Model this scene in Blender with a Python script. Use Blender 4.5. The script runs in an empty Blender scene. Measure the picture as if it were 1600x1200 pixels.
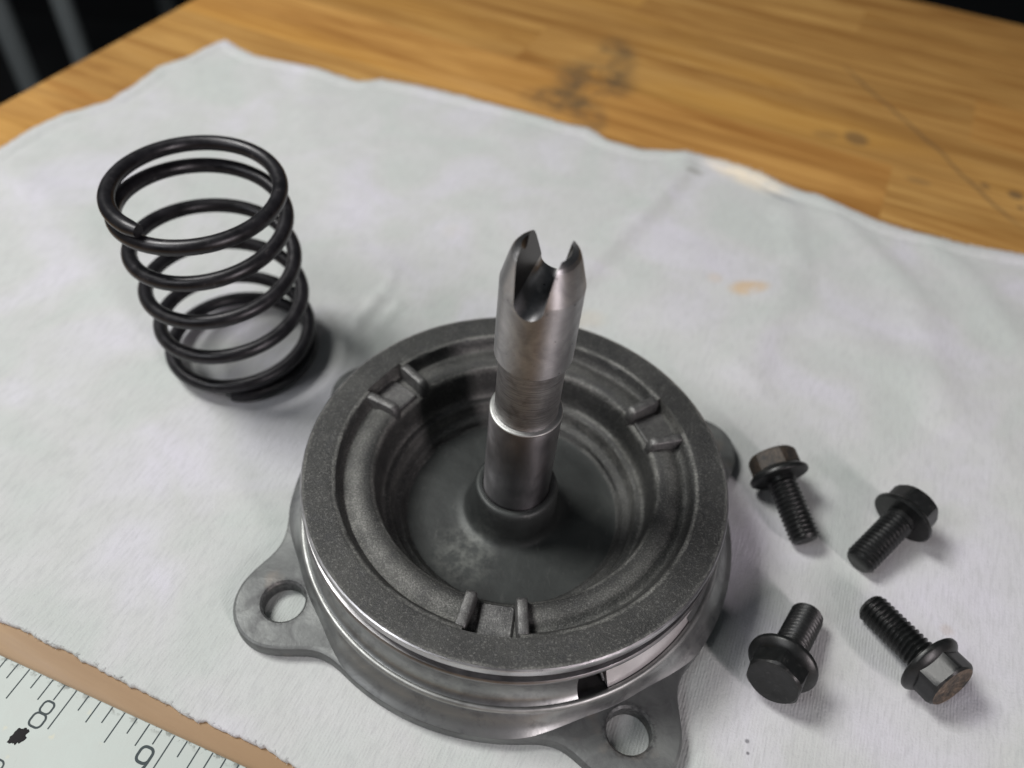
import bpy, bmesh, math, random
import numpy as np
from mathutils import Vector, Matrix, noise as mnoise
from mathutils.geometry import tessellate_polygon

random.seed(7)
R = math.radians
MM = 0.001
scene = bpy.context.scene
COL = scene.collection

# ------------------------------------------------------------------ camera
cam_d = bpy.data.cameras.new("camera")
cam = bpy.data.objects.new("camera", cam_d)
COL.objects.link(cam)
cr = Vector((0.99626074, 0.0644879, 0.05749647))
cu = Vector((-0.08639753, 0.74361804, 0.662999))
cw = Vector((0.0, -0.66548743, 0.74640905))
rot = Matrix((cr, cu, cw)).transposed()
cam.matrix_world = Matrix.Translation(Vector((-2.787, -114.868, 182.629)) * MM) @ rot.to_4x4()
cam_d.sensor_width = 36.0
cam_d.lens = 1258.95 / 1600 * 36.0
cam_d.clip_start = 0.005
cam_d.clip_end = 30.0
cam_d.dof.use_dof = True
cam_d.dof.focus_distance = 0.172
cam_d.dof.aperture_fstop = 9.5
scene.camera = cam

# ------------------------------------------------------------------ world, lamps, exposure
world = bpy.data.worlds.new("World")
scene.world = world
world.use_nodes = True
bg = world.node_tree.nodes["Background"]
bg.inputs[0].default_value = (0.86, 0.93, 1.0, 1)
bg.inputs[1].default_value = 0.04


def area_lamp(name, loc, target, size, size_y, power, color):
    d = bpy.data.lights.new(name, 'AREA')
    d.shape = 'RECTANGLE'
    d.size, d.size_y = size, size_y
    d.energy = power
    d.color = color
    o = bpy.data.objects.new(name, d)
    COL.objects.link(o)
    o.location = loc
    o.rotation_euler = (Vector(target) - Vector(loc)).to_track_quat('-Z', 'Y').to_euler()
    return o


area_lamp("shop_lamp", (-0.50, 0.17, 0.77), (0.0, 0.02, 0), 0.27, 0.27, 7.5, (1.0, 0.985, 0.95))
area_lamp("second_shop_lamp", (-0.60, -0.34, 0.75), (0.0, 0.02, 0), 0.30, 0.30, 2.0, (0.97, 0.98, 1.0))
area_lamp("tube_lamp", (0.46, -0.56, 0.36), (0.0, 0.0, 0.05), 0.08, 0.34, 3.1, (1.0, 0.90, 0.92))

scene.view_settings.view_transform = 'Standard'
scene.view_settings.look = 'None'
scene.view_settings.exposure = 0.0
scene.view_settings.gamma = 1.0


# ------------------------------------------------------------------ node helpers
class NT:
    def __init__(self, name):
        self.m = bpy.data.materials.new(name)
        self.m.use_nodes = True
        self.t = self.m.node_tree
        self.b = self.t.nodes["Principled BSDF"]

    def n(self, kind, **kw):
        nd = self.t.nodes.new(kind)
        for k, v in kw.items():
            setattr(nd, k, v)
        return nd

    def l(self, a, b):
        self.t.links.new(a, b)

    def val(self, sock, v):
        if hasattr(v, 'is_output'):
            self.l(v, sock)
        else:
            sock.default_value = v

    def coord(self, which='Object'):
        return self.n('ShaderNodeTexCoord').outputs[which]

    def pos(self):
        return self.n('ShaderNodeNewGeometry').outputs['Position']

    def mapping(self, src, loc=(0, 0, 0), rot=(0, 0, 0), scale=(1, 1, 1)):
        m = self.n('ShaderNodeMapping')
        self.l(src, m.inputs['Vector'])
        m.inputs['Location'].default_value = loc
        m.inputs['Rotation'].default_value = rot
        m.inputs['Scale'].default_value = scale
        return m.outputs[0]

    def noise(self, src, scale, detail=4, rough=0.55, dist=0.0):
        x = self.n('ShaderNodeTexNoise')
        self.l(src, x.inputs['Vector'])
        x.inputs['Scale'].default_value = scale
        x.inputs['Detail'].default_value = detail
        x.inputs['Roughness'].default_value = rough
        x.inputs['Distortion'].default_value = dist
        return x.outputs['Fac']

    def ramp(self, fac, stops, interp='LINEAR'):
        x = self.n('ShaderNodeValToRGB')
        self.l(fac, x.inputs[0])
        cr_ = x.color_ramp
        cr_.interpolation = interp
        while len(cr_.elements) < len(stops):
            cr_.elements.new(0.5)
        for e, (p, c) in zip(cr_.elements, stops):
            e.position = p
            e.color = c if len(c) == 4 else (*c, 1)
        return x.outputs[0]

    def math(self, op, a, b=0.0, clamp=False):
        x = self.n('ShaderNodeMath', operation=op)
        x.use_clamp = clamp
        self.val(x.inputs[0], a)
        self.val(x.inputs[1], b)
        return x.outputs[0]

    def mix(self, fac, a, b, blend='MIX'):
        x = self.n('ShaderNodeMix', data_type='RGBA', blend_type=blend)
        self.val(x.inputs[0], fac)
        self.val(x.inputs[6], a if hasattr(a, 'is_output') else (*a, 1)[:4])
        self.val(x.inputs[7], b if hasattr(b, 'is_output') else (*b, 1)[:4])
        return x.outputs[2]

    def blob(self, P, center, radius, soft=0.4, stretch=(1, 1, 1), rotz=0.0):
        """1 inside a patch of the given radius (metres), 0 outside."""
        s = self.n('ShaderNodeVectorMath', operation='SUBTRACT')
        self.l(P, s.inputs[0])
        s.inputs[1].default_value = center
        v = self.mapping(s.outputs[0], rot=(0, 0, -rotz))
        m = self.n('ShaderNodeVectorMath', operation='MULTIPLY')
        self.l(v, m.inputs[0])
        m.inputs[1].default_value = stretch
        ln = self.n('ShaderNodeVectorMath', operation='LENGTH')
        self.l(m.outputs[0], ln.inputs[0])
        x = self.n('ShaderNodeMapRange')
        self.l(ln.outputs['Value'], x.inputs[0])
        x.inputs[1].default_value = radius * (1 + soft)
        x.inputs[2].default_value = radius * (1 - soft)
        x.interpolation_type = 'SMOOTHSTEP'
        return x.outputs[0]

    def bump(self, h, strength, dist, prev=None):
        x = self.n('ShaderNodeBump')
        self.l(h, x.inputs['Height'])
        x.inputs['Strength'].default_value = strength
        x.inputs['Distance'].default_value = dist
        if prev is not None:
            self.l(prev, x.inputs['Normal'])
        return x.outputs[0]

    def out(self, color=None, rough=None, metal=None, normal=None, spec=None):
        b = self.b
        if color is not None:
            self.val(b.inputs['Base Color'], color if hasattr(color, 'is_output') else (*color, 1)[:4])
        if rough is not None:
            self.val(b.inputs['Roughness'], rough)
        if metal is not None:
            self.val(b.inputs['Metallic'], metal)
        if normal is not None:
            self.l(normal, b.inputs['Normal'])
        if spec is not None:
            self.val(b.inputs['Specular IOR Level'], spec)
        return self.m


def g3(v):
    return (v, v, v)


# ------------------------------------------------------------------ materials
def mat_cast():
    n = NT("dark_sand_cast_metal")
    P = n.coord()
    big = n.noise(P, 60, 4, 0.6)
    grain = n.noise(P, 2500, 4, 0.75)
    mid = n.noise(P, 420, 4, 0.6)
    col = n.mix(n.ramp(big, [(0.35, g3(0)), (0.7, g3(1))]), (0.045, 0.046, 0.046), (0.08, 0.081, 0.078))
    speck = n.ramp(grain, [(0.53, g3(0)), (0.68, g3(1))])
    col = n.mix(n.math('MULTIPLY', speck, 0.5), col, (0.34, 0.34, 0.325))
    dark = n.ramp(mid, [(0.3, g3(1)), (0.48, g3(0))])
    col = n.mix(n.math('MULTIPLY', dark, 0.5), col, (0.045, 0.046, 0.05))
    # shelf rubbed pale; edge bands also paint in the lit edges' brightness
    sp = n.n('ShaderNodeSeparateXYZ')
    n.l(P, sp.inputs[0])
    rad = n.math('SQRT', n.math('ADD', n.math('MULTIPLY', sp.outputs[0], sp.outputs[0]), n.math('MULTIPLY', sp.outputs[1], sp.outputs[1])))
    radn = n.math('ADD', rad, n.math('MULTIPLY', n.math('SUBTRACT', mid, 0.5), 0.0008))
    rub_lit = n.ramp(n.noise(P, 130, 5, 0.65), [(0.34, g3(0.15)), (0.62, g3(1))])
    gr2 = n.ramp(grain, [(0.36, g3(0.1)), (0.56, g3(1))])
    rub_lit_grain = n.math('MULTIPLY', rub_lit, gr2)
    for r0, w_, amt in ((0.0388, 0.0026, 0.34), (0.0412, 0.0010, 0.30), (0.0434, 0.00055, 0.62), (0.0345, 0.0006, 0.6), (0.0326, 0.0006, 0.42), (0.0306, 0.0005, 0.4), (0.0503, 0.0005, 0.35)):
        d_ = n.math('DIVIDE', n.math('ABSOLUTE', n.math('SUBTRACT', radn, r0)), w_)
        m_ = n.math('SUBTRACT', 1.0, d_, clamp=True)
        m_ = n.math('MULTIPLY', n.math('MULTIPLY', n.math('POWER', m_, 0.6), rub_lit_grain), amt)
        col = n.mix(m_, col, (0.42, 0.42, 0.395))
    rg = n.ramp(mid, [(0.2, g3(0.4)), (0.8, g3(0.62))])
    b1 = n.bump(grain, 0.9, 0.0002)
    b2 = n.bump(mid, 0.4, 0.0003, b1)
    return n.out(col, rg, 0.6, b2)


def mat_bar():
    n = NT("rubbed_cast_metal")
    P = n.coord()
    grain = n.noise(P, 2300, 4, 0.75)
    a = n.noise(P, 300, 4, 0.6)
    col = n.ramp(a, [(0.3, (0.07, 0.07, 0.072)), (0.7, (0.17, 0.17, 0.168))])
    col = n.mix(n.math('MULTIPLY', n.ramp(grain, [(0.5, g3(0)), (0.65, g3(1))]), 0.5), col, (0.36, 0.36, 0.35))
    return n.out(col, n.ramp(a, [(0.3, g3(0.55)), (0.7, g3(0.38))]), 0.7, n.bump(grain, 0.7, 0.00018))


def mat_pit():
    n = NT("smooth_cast_metal")
    P = n.coord()
    big = n.noise(P, 75, 5, 0.6, 0.6)
    mid = n.noise(P, 420, 4, 0.6)
    col = n.ramp(big, [(0.3, (0.042, 0.045, 0.045)), (0.6, (0.054, 0.059, 0.058)), (0.8, (0.075, 0.08, 0.077))])
    sc = n.noise(n.mapping(P, rot=(0, 0, 1.0), scale=(1, 0.35, 1)), 500, 4, 0.7)
    col = n.mix(n.math('MULTIPLY', n.ramp(sc, [(0.60, g3(0)), (0.76, g3(1))]), 0.18), col, (0.28, 0.28, 0.27))
    m_ = n.blob(P, (-0.011, -0.015, 0.006), 0.009, 0.7, (1.3, 1.3, 0), -0.7)
    m_ = n.math('MULTIPLY', m_, n.ramp(n.noise(P, 330, 5, 0.7), [(0.42, g3(0)), (0.66, g3(1))]))
    col = n.mix(n.math('MULTIPLY', m_, 0.35), col, (0.30, 0.31, 0.29))
    b1 = n.bump(mid, 0.4, 0.00018)
    return n.out(col, n.ramp(big, [(0.3, g3(0.48)), (0.7, g3(0.6))]), 0.55, b1)


def mat_flange():
    n = NT("worn_aluminium_casting")
    P = n.coord()
    big = n.noise(P, 45, 5, 0.62, 1.0)
    mid = n.noise(P, 190, 5, 0.65, 0.8)
    fine = n.noise(P, 1300, 4, 0.6)
    col = n.ramp(big, [(0.3, (0.11, 0.114, 0.115)), (0.5, (0.155, 0.163, 0.162)), (0.7, (0.215, 0.225, 0.22))])
    st = n.ramp(mid, [(0.36, g3(1)), (0.5, g3(0))])
    col = n.mix(n.math('MULTIPLY', st, 0.55), col, (0.11, 0.112, 0.115))
    warm = n.ramp(n.noise(P, 110, 3, 0.5), [(0.6, g3(0)), (0.75, g3(1))])
    col = n.mix(n.math('MULTIPLY', warm, 0.35), col, (0.33, 0.27, 0.22))
    # rubbed dirt where the bolt flanges sat round each hole
    for (x, y) in HOLES:
        ring_out = n.blob(P, (x * MM, y * MM, 0.004), 0.0061, 0.12)
        w = n.ramp(n.noise(P, 1100, 4, 0.7), [(0.36, g3(0)), (0.62, g3(1))])
        col = n.mix(n.math('MULTIPLY', ring_out, n.math('MULTIPLY', w, 0.7)), col, (0.03, 0.03, 0.032))
    b1 = n.bump(fine, 0.35, 0.00012)
    b2 = n.bump(mid, 0.25, 0.0004, b1)
    return n.out(col, n.ramp(mid, [(0.3, g3(0.62)), (0.7, g3(0.46))]), 0.55, b2)


def mat_wall():
    n = NT("smooth_turned_aluminium")
    P = n.coord()
    big = n.noise(P, 60, 5, 0.62, 1.0)
    col = n.ramp(big, [(0.3, (0.20, 0.205, 0.21)), (0.5, (0.32, 0.33, 0.33)), (0.7, (0.42, 0.43, 0.425))])
    st = n.ramp(n.noise(P, 240, 4, 0.65), [(0.36, g3(1)), (0.5, g3(0))])
    col = n.mix(n.math('MULTIPLY', st, 0.35), col, (0.10, 0.10, 0.11))
    return n.out(col, n.ramp(big, [(0.3, g3(0.44)), (0.7, g3(0.32))]), 0.85, n.bump(big, 0.2, 0.0004))


def mat_machined(name="machined_bright_metal", base=0.62, rough=0.24, tint=(1, 0.99, 1.02)):
    n = NT(name)
    P = n.coord()
    lines = n.noise(n.mapping(P, scale=(0.15, 0.15, 6)), 2600, 3, 0.6)
    big = n.noise(P, 130, 4, 0.6)
    col = n.mix(n.ramp(big, [(0.35, g3(0)), (0.65, g3(1))]),
                tuple(base * 0.62 * t for t in tint), tuple(base * t for t in tint))
    return n.out(col, n.ramp(lines, [(0.3, g3(rough)), (0.7, g3(rough + 0.16))]), 0.95, n.bump(lines, 0.3, 0.00006))


def mat_shaft():
    n = NT("brushed_steel")
    P = n.coord()
    turn = n.noise(n.mapping(P, scale=(0.25, 0.25, 9)), 900, 5, 0.65, 0.4)
    scr = n.noise(n.mapping(P, rot=(0.5, 0.3, 0.2), scale=(0.4, 0.4, 5)), 700, 4, 0.7)
    patch = n.noise(P, 150, 5, 0.6, 0.8)
    pits = n.noise(P, 900, 2, 0.5)
    col = n.ramp(patch, [(0.3, (0.27, 0.27, 0.28)), (0.5, (0.37, 0.37, 0.38)), (0.72, (0.47, 0.465, 0.475))])
    col = n.mix(n.math('MULTIPLY', n.ramp(scr, [(0.58, g3(0)), (0.7, g3(1))]), 0.35), col, (0.72, 0.69, 0.67))
    col = n.mix(n.ramp(pits, [(0.25, g3(1)), (0.31, g3(0))]), col, (0.05, 0.045, 0.045))
    rg = n.ramp(n.math('ADD', n.math('MULTIPLY', turn, 0.6), n.math('MULTIPLY', patch, 0.4)),
                [(0.3, g3(0.5)), (0.7, g3(0.36))])
    b1 = n.bump(turn, 0.28, 0.00006)
    b2 = n.bump(patch, 0.2, 0.0002, b1)
    b3 = n.bump(n.ramp(pits, [(0.25, g3(0)), (0.33, g3(1))]), 0.6, 0.0001, b2)
    tg = n.n('ShaderNodeTangent', direction_type='RADIAL', axis='Z')
    n.l(tg.outputs[0], n.b.inputs['Tangent'])
    n.b.inputs['Anisotropic'].default_value = 0.75
    n.b.inputs['Anisotropic Rotation'].default_value = 0.25
    return n.out(col, rg, 1.0, b3)


def mat_neck():
    n = NT("rough_turned_steel")
    P = n.coord()
    turn = n.noise(n.mapping(P, rot=(0.15, 0.1, 0), scale=(0.22, 0.22, 5)), 750, 5, 0.75, 0.3)
    a = n.noise(P, 240, 4, 0.6)
    col = n.ramp(turn, [(0.3, (0.18, 0.175, 0.18)), (0.5, (0.35, 0.345, 0.35)), (0.7, (0.54, 0.53, 0.54))])
    col = n.mix(n.math('MULTIPLY', n.ramp(a, [(0.3, g3(1)), (0.5, g3(0))]), 0.5), col, (0.12, 0.11, 0.115))
    return n.out(col, 0.42, 1.0, n.bump(turn, 0.5, 0.00012))


def mat_shaft_low():
    n = NT("dark_polished_steel")
    P = n.coord()
    patch = n.noise(n.mapping(P, scale=(1, 1, 0.6)), 120, 4, 0.55, 0.2)
    turn = n.noise(n.mapping(P, scale=(0.3, 0.3, 7)), 800, 4, 0.6)
    col = n.ramp(patch, [(0.3, (0.23, 0.225, 0.235)), (0.55, (0.33, 0.32, 0.335)), (0.7, (0.44, 0.43, 0.45))])
    tg = n.n('ShaderNodeTangent', direction_type='RADIAL', axis='Z')
    n.l(tg.outputs[0], n.b.inputs['Tangent'])
    n.b.inputs['Anisotropic'].default_value = 0.7
    n.b.inputs['Anisotropic Rotation'].default_value = 0.25
    return n.out(col, n.ramp(patch, [(0.3, g3(0.3)), (0.7, g3(0.42))]), 1.0, n.bump(turn, 0.12, 0.00005))


def mat_spring():
    n = NT("black_spring_wire")
    P = n.coord()
    a = n.noise(P, 260, 4, 0.6)
    f = n.noise(P, 1800, 3, 0.6)
    col = n.ramp(a, [(0.3, (0.010, 0.010, 0.012)), (0.7, (0.024, 0.023, 0.027))])
    scr = n.noise(P, 520, 5, 0.75, 0.6)
    col = n.mix(n.math('MULTIPLY', n.ramp(scr, [(0.6, g3(0)), (0.7, g3(1))]), 0.4), col, (0.15, 0.14, 0.14))
    return n.out(col, n.ramp(a, [(0.3, g3(0.3)), (0.7, g3(0.42))]), 0.35, n.bump(f, 0.2, 0.00006))


def mat_bolt(name, rust=0.0, rough=0.38):
    n = NT(name)
    P = n.coord()
    a = n.noise(P, 330, 4, 0.65)
    s = n.noise(P, 700, 5, 0.7, 0.5)
    col = n.ramp(a, [(0.3, (0.006, 0.007, 0.007)), (0.7, (0.015, 0.016, 0.0165))])
    col = n.mix(n.math('MULTIPLY', n.ramp(s, [(0.58, g3(0)), (0.7, g3(1))]), 0.28), col, (0.10, 0.096, 0.092))
    if rust:
        r_ = n.ramp(n.noise(P, 240, 5, 0.7), [(0.34, g3(0)), (0.56, g3(1))])
        rc = n.ramp(n.noise(P, 1400, 3, 0.7), [(0.35, (0.05, 0.034, 0.022)), (0.6, (0.16, 0.115, 0.08)), (0.8, (0.33, 0.27, 0.21))])
        col = n.mix(n.math('MULTIPLY', r_, rust), col, rc)
    return n.out(col, rough, 0.15, n.bump(s, 0.35, 0.0001))


def mat_cloth():
    n = NT("white_ribbed_cloth")
    P = n.pos()
    q = n.mapping(P, rot=(0, 0, R(19)))
    rib = n.n('ShaderNodeTexWave', wave_type='BANDS', bands_direction='X')
    n.l(q, rib.inputs['Vector'])
    rib.inputs['Scale'].default_value = 430
    rib.inputs['Distortion'].default_value = 1.6
    rib.inputs['Detail'].default_value = 2
    rib.inputs['Detail Scale'].default_value = 1.5
    fuzz = n.noise(P, 1500, 4, 0.65)
    fib = n.noise(n.mapping(q, scale=(1, 0.16, 1)), 1300, 3, 0.6)
    tone = n.noise(P, 26, 3, 0.5, 0.6)
    tone2 = n.noise(P, 95, 4, 0.6)
    col = n.ramp(tone, [(0.36, (0.525, 0.56, 0.545)), (0.5, (0.56, 0.575, 0.575)), (0.68, (0.615, 0.61, 0.67))])
    col = n.mix(n.math('MULTIPLY', n.ramp(tone2, [(0.35, g3(1)), (0.6, g3(0))]), 0.16), col, (0.44, 0.455, 0.43))
    ribd = n.math('MULTIPLY', n.ramp(fib, [(0.36, g3(1)), (0.52, g3(0))]), 0.24)
    col = n.mix(ribd, col, (0.36, 0.37, 0.38))
    yel = (0.62, 0.44, 0.24)
    nz = n.ramp(n.noise(P, 160, 4, 0.6), [(0.3, g3(0.25)), (0.55, g3(1))])
    for c, r_, st, a_, amt, cc in [((76.5, 102.2), 4.8, (0.75, 1.3, 0), 0.3, 0.75, yel),
                               ((65, 106), 2.6, (1, 1, 0), 0, 0.22, yel),
                               ((20, 79.5), 5, (0.8, 1.2, 0), 0.2, 0.14, yel),
                               ((-29, 119), 4, (1, 1, 0), 0, 0.10, (0.5, 0.44, 0.25)),
                               ((84, 172.5), 10, (0.62, 1.5, 0), -0.62, 0.95, (0.80, 0.72, 0.58)),
                               ((63.5, 170.5), 2.6, (0.7, 2.0, 0), 0, 0.6, (0.17, 0.17, 0.14)),
                               ((96, 158.5), 4.0, (0.5, 2.6, 0), -0.7, 0.5, (0.2, 0.22, 0.26)),
                               ((109.5, -20.8), 1.6, (1, 1, 0), 0, 0.30, (0.4, 0.30, 0.22)),
                               ((55.9, -51.6), 0.45, (1, 1, 0), 0, 0.95, (0.06, 0.06, 0.07)),
                               ((55.7, -54.2), 0.35, (1, 1, 0), 0, 0.8, (0.1, 0.1, 0.11)),
                               ((-72.8, 39.8), 9, (1, 1, 0), 0, 0.10, (0.5, 0.5, 0.45))]:
        m_ = n.blob(P, (c[0] * MM, c[1] * MM, 0), r_ * MM, 0.5, (st[0], st[1], 0), a_)
        col = n.mix(n.math('MULTIPLY', n.math('MULTIPLY', m_, nz), amt), col, cc)
    # purple-grey cast shadow painted into the cloth beside the flange ear
    m_ = n.blob(P, (0.066, 0.030, 0), 0.012, 0.8, (1, 1, 0))
    col = n.mix(n.math('MULTIPLY', m_, 0.25), col, (0.2, 0.19, 0.21))
    b1 = n.bump(rib.outputs['Fac'], 0.17, 0.0003)
    b2 = n.bump(fuzz, 0.5, 0.0004, b1)
    b3 = n.bump(fib, 0.35, 0.0003, b2)
    n.b.inputs['Sheen Weight'].default_value = 0.25
    n.b.inputs['Sheen Roughness'].default_value = 0.5
    return n.out(col, 0.92, 0.0, b3, 0.15)


def mat_wood():
    n = NT("oiled_beech_stave")
    P = n.pos()
    oi = n.n('ShaderNodeObjectInfo')
    q = n.mapping(P, rot=(0, 0, R(21.5)))
    off = n.n('ShaderNodeVectorMath', operation='SCALE')
    off.inputs[0].default_value = (3.1, 1.7, 0.4)
    n.l(oi.outputs['Random'], off.inputs['Scale'])
    ad = n.n('ShaderNodeVectorMath', operation='ADD')
    n.l(q, ad.inputs[0])
    n.l(off.outputs[0], ad.inputs[1])
    q2 = ad.outputs[0]
    g1 = n.noise(n.mapping(q2, scale=(0.10, 1, 1)), 75, 5, 0.6, 1.2)
    g2 = n.noise(n.mapping(q2, scale=(0.05, 1, 1)), 420, 4, 0.6, 0.4)
    big = n.noise(n.mapping(q2, scale=(0.35, 1, 1)), 14, 3, 0.5)
    col = n.ramp(g1, [(0.28, (0.29, 0.135, 0.032)), (0.45, (0.43, 0.24, 0.072)), (0.6, (0.55, 0.33, 0.108)), (0.78, (0.61, 0.385, 0.145))])
    col = n.mix(n.math('MULTIPLY', n.ramp(g2, [(0.35, g3(1)), (0.55, g3(0))]), 0.3), col, (0.24, 0.105, 0.028))
    st2 = n.noise(n.mapping(q2, scale=(0.04, 1, 1)), 95, 4, 0.65, 0.3)
    col = n.mix(n.math('MULTIPLY', n.ramp(st2, [(0.5, g3(0)), (0.62, g3(1))]), 0.5), col, (0.25, 0.12, 0.03))
    tone = n.ramp(oi.outputs['Random'], [(0.0, (0.78, 0.72, 0.66)), (0.35, (0.9, 0.86, 0.82)), (0.7, (1.0, 0.98, 0.95)), (1.0, (1.0, 0.90, 0.80))])
    col = n.mix(1.0, col, tone, 'MULTIPLY')
    col = n.mix(n.math('MULTIPLY', n.ramp(big, [(0.55, g3(0)), (0.75, g3(1))]), 0.45), col, (0.60, 0.32, 0.06))
    # grey scorched smudge, small square mark, a dragged line and dots
    spot = n.ramp(n.noise(P, 60, 6, 0.7), [(0.36, g3(0)), (0.58, g3(1))])
    for c, r_, st, a_, amt in [((23.4, 243, 0), 16, (1.0, 1.0, 0), 0, 0.95), ((8, 222, 0), 15, (1, 1.5, 0), 0, 0.8), ((34, 268, 0), 14, (1.5, 0.8, 0), 0, 0.7),
                               ((20, 208, 0), 9, (1.2, 0.7, 0), 0, 0.75)]:
        m_ = n.blob(P, (c[0] * MM, c[1] * MM, -0.0013), r_ * MM, 0.5, (st[0], st[1], 0), a_)
        col = n.mix(n.math('MULTIPLY', n.math('MULTIPLY', m_, spot), amt), col, (0.115, 0.08, 0.045))
    for c, r_, st, a_, amt in [((138.6, 210.7, 0), 5, (1, 0.9, 0), 0.3, 0.6), ((126, 212, 0), 6, (1, 1.6, 0), 0.1, 0.25),
                               ((197, 177, 0), 3, (1, 1, 0), 0, 0.7), ((186, 182, 0), 2.4, (1.3, 1, 0), 0, 0.5), ((196, 168, 0), 1.6, (1, 1, 0), 0, 0.55),
                               ((158, 181, 0), 3, (0.6, 1.4, 0), -0.3, 0.35)]:
        m_ = n.blob(P, (c[0] * MM, c[1] * MM, -0.0013), r_ * MM, 0.35, (st[0], st[1], 0), a_)
        col = n.mix(n.math('MULTIPLY', m_, amt), col, (0.11, 0.075, 0.045))
    wob = n.noise(P, 30, 3, 0.5)
    sx = n.n('ShaderNodeSeparateXYZ')
    # dragged line through (150,268) -> (174,205) -> (187,165)
    n.l(n.mapping(P, loc=(0, 0, 0), rot=(0, 0, R(-(-70.0)))), sx.inputs[0])
    yy = n.math('ADD', sx.outputs['Y'], n.math('MULTIPLY', n.math('SUBTRACT', wob, 0.5), 0.010))
    c_line = 0.174 * math.sin(R(70)) + 0.205 * math.cos(R(70))
    dl = n.math('ABSOLUTE', n.math('SUBTRACT', yy, c_line))
    lm = n.n('ShaderNodeMapRange')
    n.l(dl, lm.inputs[0])
    lm.inputs[1].default_value = 0.0016
    lm.inputs[2].default_value = 0.0004
    lim = n.blob(P, (0.170, 0.217, -0.0013), 0.062, 0.2, (1, 1, 0))
    col = n.mix(n.math('MULTIPLY', n.math('MULTIPLY', lm.outputs[0], lim), 0.55), col, (0.13, 0.085, 0.045))
    # browner wood near the ruler, with shiny highlights painted as pale specks
    sc = n.ramp(n.noise(P, 260, 2, 0.5), [(0.73, g3(0)), (0.78, g3(1))])
    near = n.blob(P, (-0.07, -0.055, -0.0013), 0.06, 0.3, (1, 1, 0))
    col = n.mix(n.math('MULTIPLY', near, 0.85), col, (0.27, 0.18, 0.105))
    col = n.mix(n.math('MULTIPLY', n.math('MULTIPLY', sc, near), 0.8), col, (0.8, 0.7, 0.58))
    b1 = n.bump(g2, 0.12, 0.0003)
    b2 = n.bump(n.noise(P, 55, 3, 0.5), 0.1, 0.001, b1)
    return n.out(col, n.ramp(g1, [(0.3, g3(0.58)), (0.7, g3(0.46))]), 0.0, b2, 0.25)


def mat_ruler():
    n = NT("scuffed_pale_metal_ruler")
    P = n.pos()
    a = n.noise(P, 120, 5, 0.65, 0.8)
    f = n.noise(n.mapping(P, rot=(0, 0, 0.5), scale=(1, 0.12, 1)), 900, 4, 0.7)
    col = n.ramp(a, [(0.3, (0.385, 0.44, 0.415)), (0.75, (0.45, 0.49, 0.465))])
    y = n.ramp(n.noise(P, 200, 3, 0.6), [(0.66, g3(0)), (0.76, g3(1))])
    col = n.mix(n.math('MULTIPLY', y, 0.5), col, (0.60, 0.55, 0.36))
    s = n.ramp(f, [(0.66, g3(0)), (0.72, g3(1))])
    col = n.mix(n.math('MULTIPLY', s, 0.35), col, (0.30, 0.32, 0.30))
    # grime held along the marked edge
    q = n.n('ShaderNodeSeparateXYZ')
    n.l(n.mapping(P, rot=(0, 0, R(17.2))), q.inputs[0])
    ye = -92.5 * math.sin(R(17.2)) * MM + (-53.0) * math.cos(R(17.2)) * MM
    e = n.n('ShaderNodeMapRange')
    n.l(n.math('SUBTRACT', ye, q.outputs['Y']), e.inputs[0])
    e.inputs[1].default_value = 0.0016
    e.inputs[2].default_value = 0.0
    gr = n.ramp(n.noise(P, 620, 4, 0.7), [(0.5, g3(0)), (0.6, g3(1))])
    col = n.mix(n.math('MULTIPLY', n.math('MULTIPLY', e.outputs[0], gr), 0.85), col, (0.05, 0.055, 0.04))
    return n.out(col, n.ramp(a, [(0.3, g3(0.42)), (0.7, g3(0.5))]), 0.0, n.bump(f, 0.2, 0.00008), 0.35)


def mat_plain(name, col, rough, metal=0.0):
    n = NT(name)
    P = n.coord()
    f = n.noise(P, 200, 4, 0.6)
    c2 = tuple(min(1, c * 1.5) for c in col)
    return n.out(n.mix(f, col, c2), rough, metal, n.bump(f, 0.15, 0.0002))


# ------------------------------------------------------------------ mesh helpers
def finish(name, verts, faces, mat, parent=None, smooth=True, angle=32, scale=MM, loc=None, mats=None, fmat=None):
    me = bpy.data.meshes.new(name)
    me.from_pydata([tuple(c * scale for c in v) for v in verts], [], faces)
    me.update()
    for m in (mats or [mat]):
        me.materials.append(m)
    if fmat:
        for p_, i_ in zip(me.polygons, fmat):
            p_.material_index = i_
    tidy(me, smooth, angle)
    o = bpy.data.objects.new(name, me)
    COL.objects.link(o)
    if parent is not None:
        o.parent = parent
    if loc:
        o.location = loc
    return o


def tidy(me, smooth=True, angle=32, recalc=True):
    bm = bmesh.new()
    bm.from_mesh(me)
    bmesh.ops.remove_doubles(bm, verts=bm.verts, dist=1e-7)
    if recalc:
        bmesh.ops.recalc_face_normals(bm, faces=bm.faces)
    if smooth:
        for f in bm.faces:
            f.smooth = True
        for e in bm.edges:
            if len(e.link_faces) == 2 and e.calc_face_angle(0) > R(angle):
                e.smooth = False
    bm.to_mesh(me)
    bm.free()


def lathe(profile, seg=192, t0=0.0, t1=360.0, skip=None, wob=None):
    """profile: list of (r, z); returns verts, faces (a full ring when t1-t0 == 360)."""
    full = abs(t1 - t0 - 360) < 1e-6
    cnt = seg if full else seg + 1
    V, F = [], []
    for i in range(cnt):
        a = R(t0 + (t1 - t0) * i / seg)
        for r, z in profile:
            rr = r + (wob(a, r, z) if wob else 0)
            V.append((rr * math.cos(a), rr * math.sin(a), z))
    k = len(profile)
    for i in range(seg):
        j = (i + 1) % cnt
        for m in range(k - 1):
            if skip and skip(t0 + (t1 - t0) * (i + .5) / seg, m):
                continue
            F.append((i * k + m, j * k + m, j * k + m + 1, i * k + m + 1))
    return V, F


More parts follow.
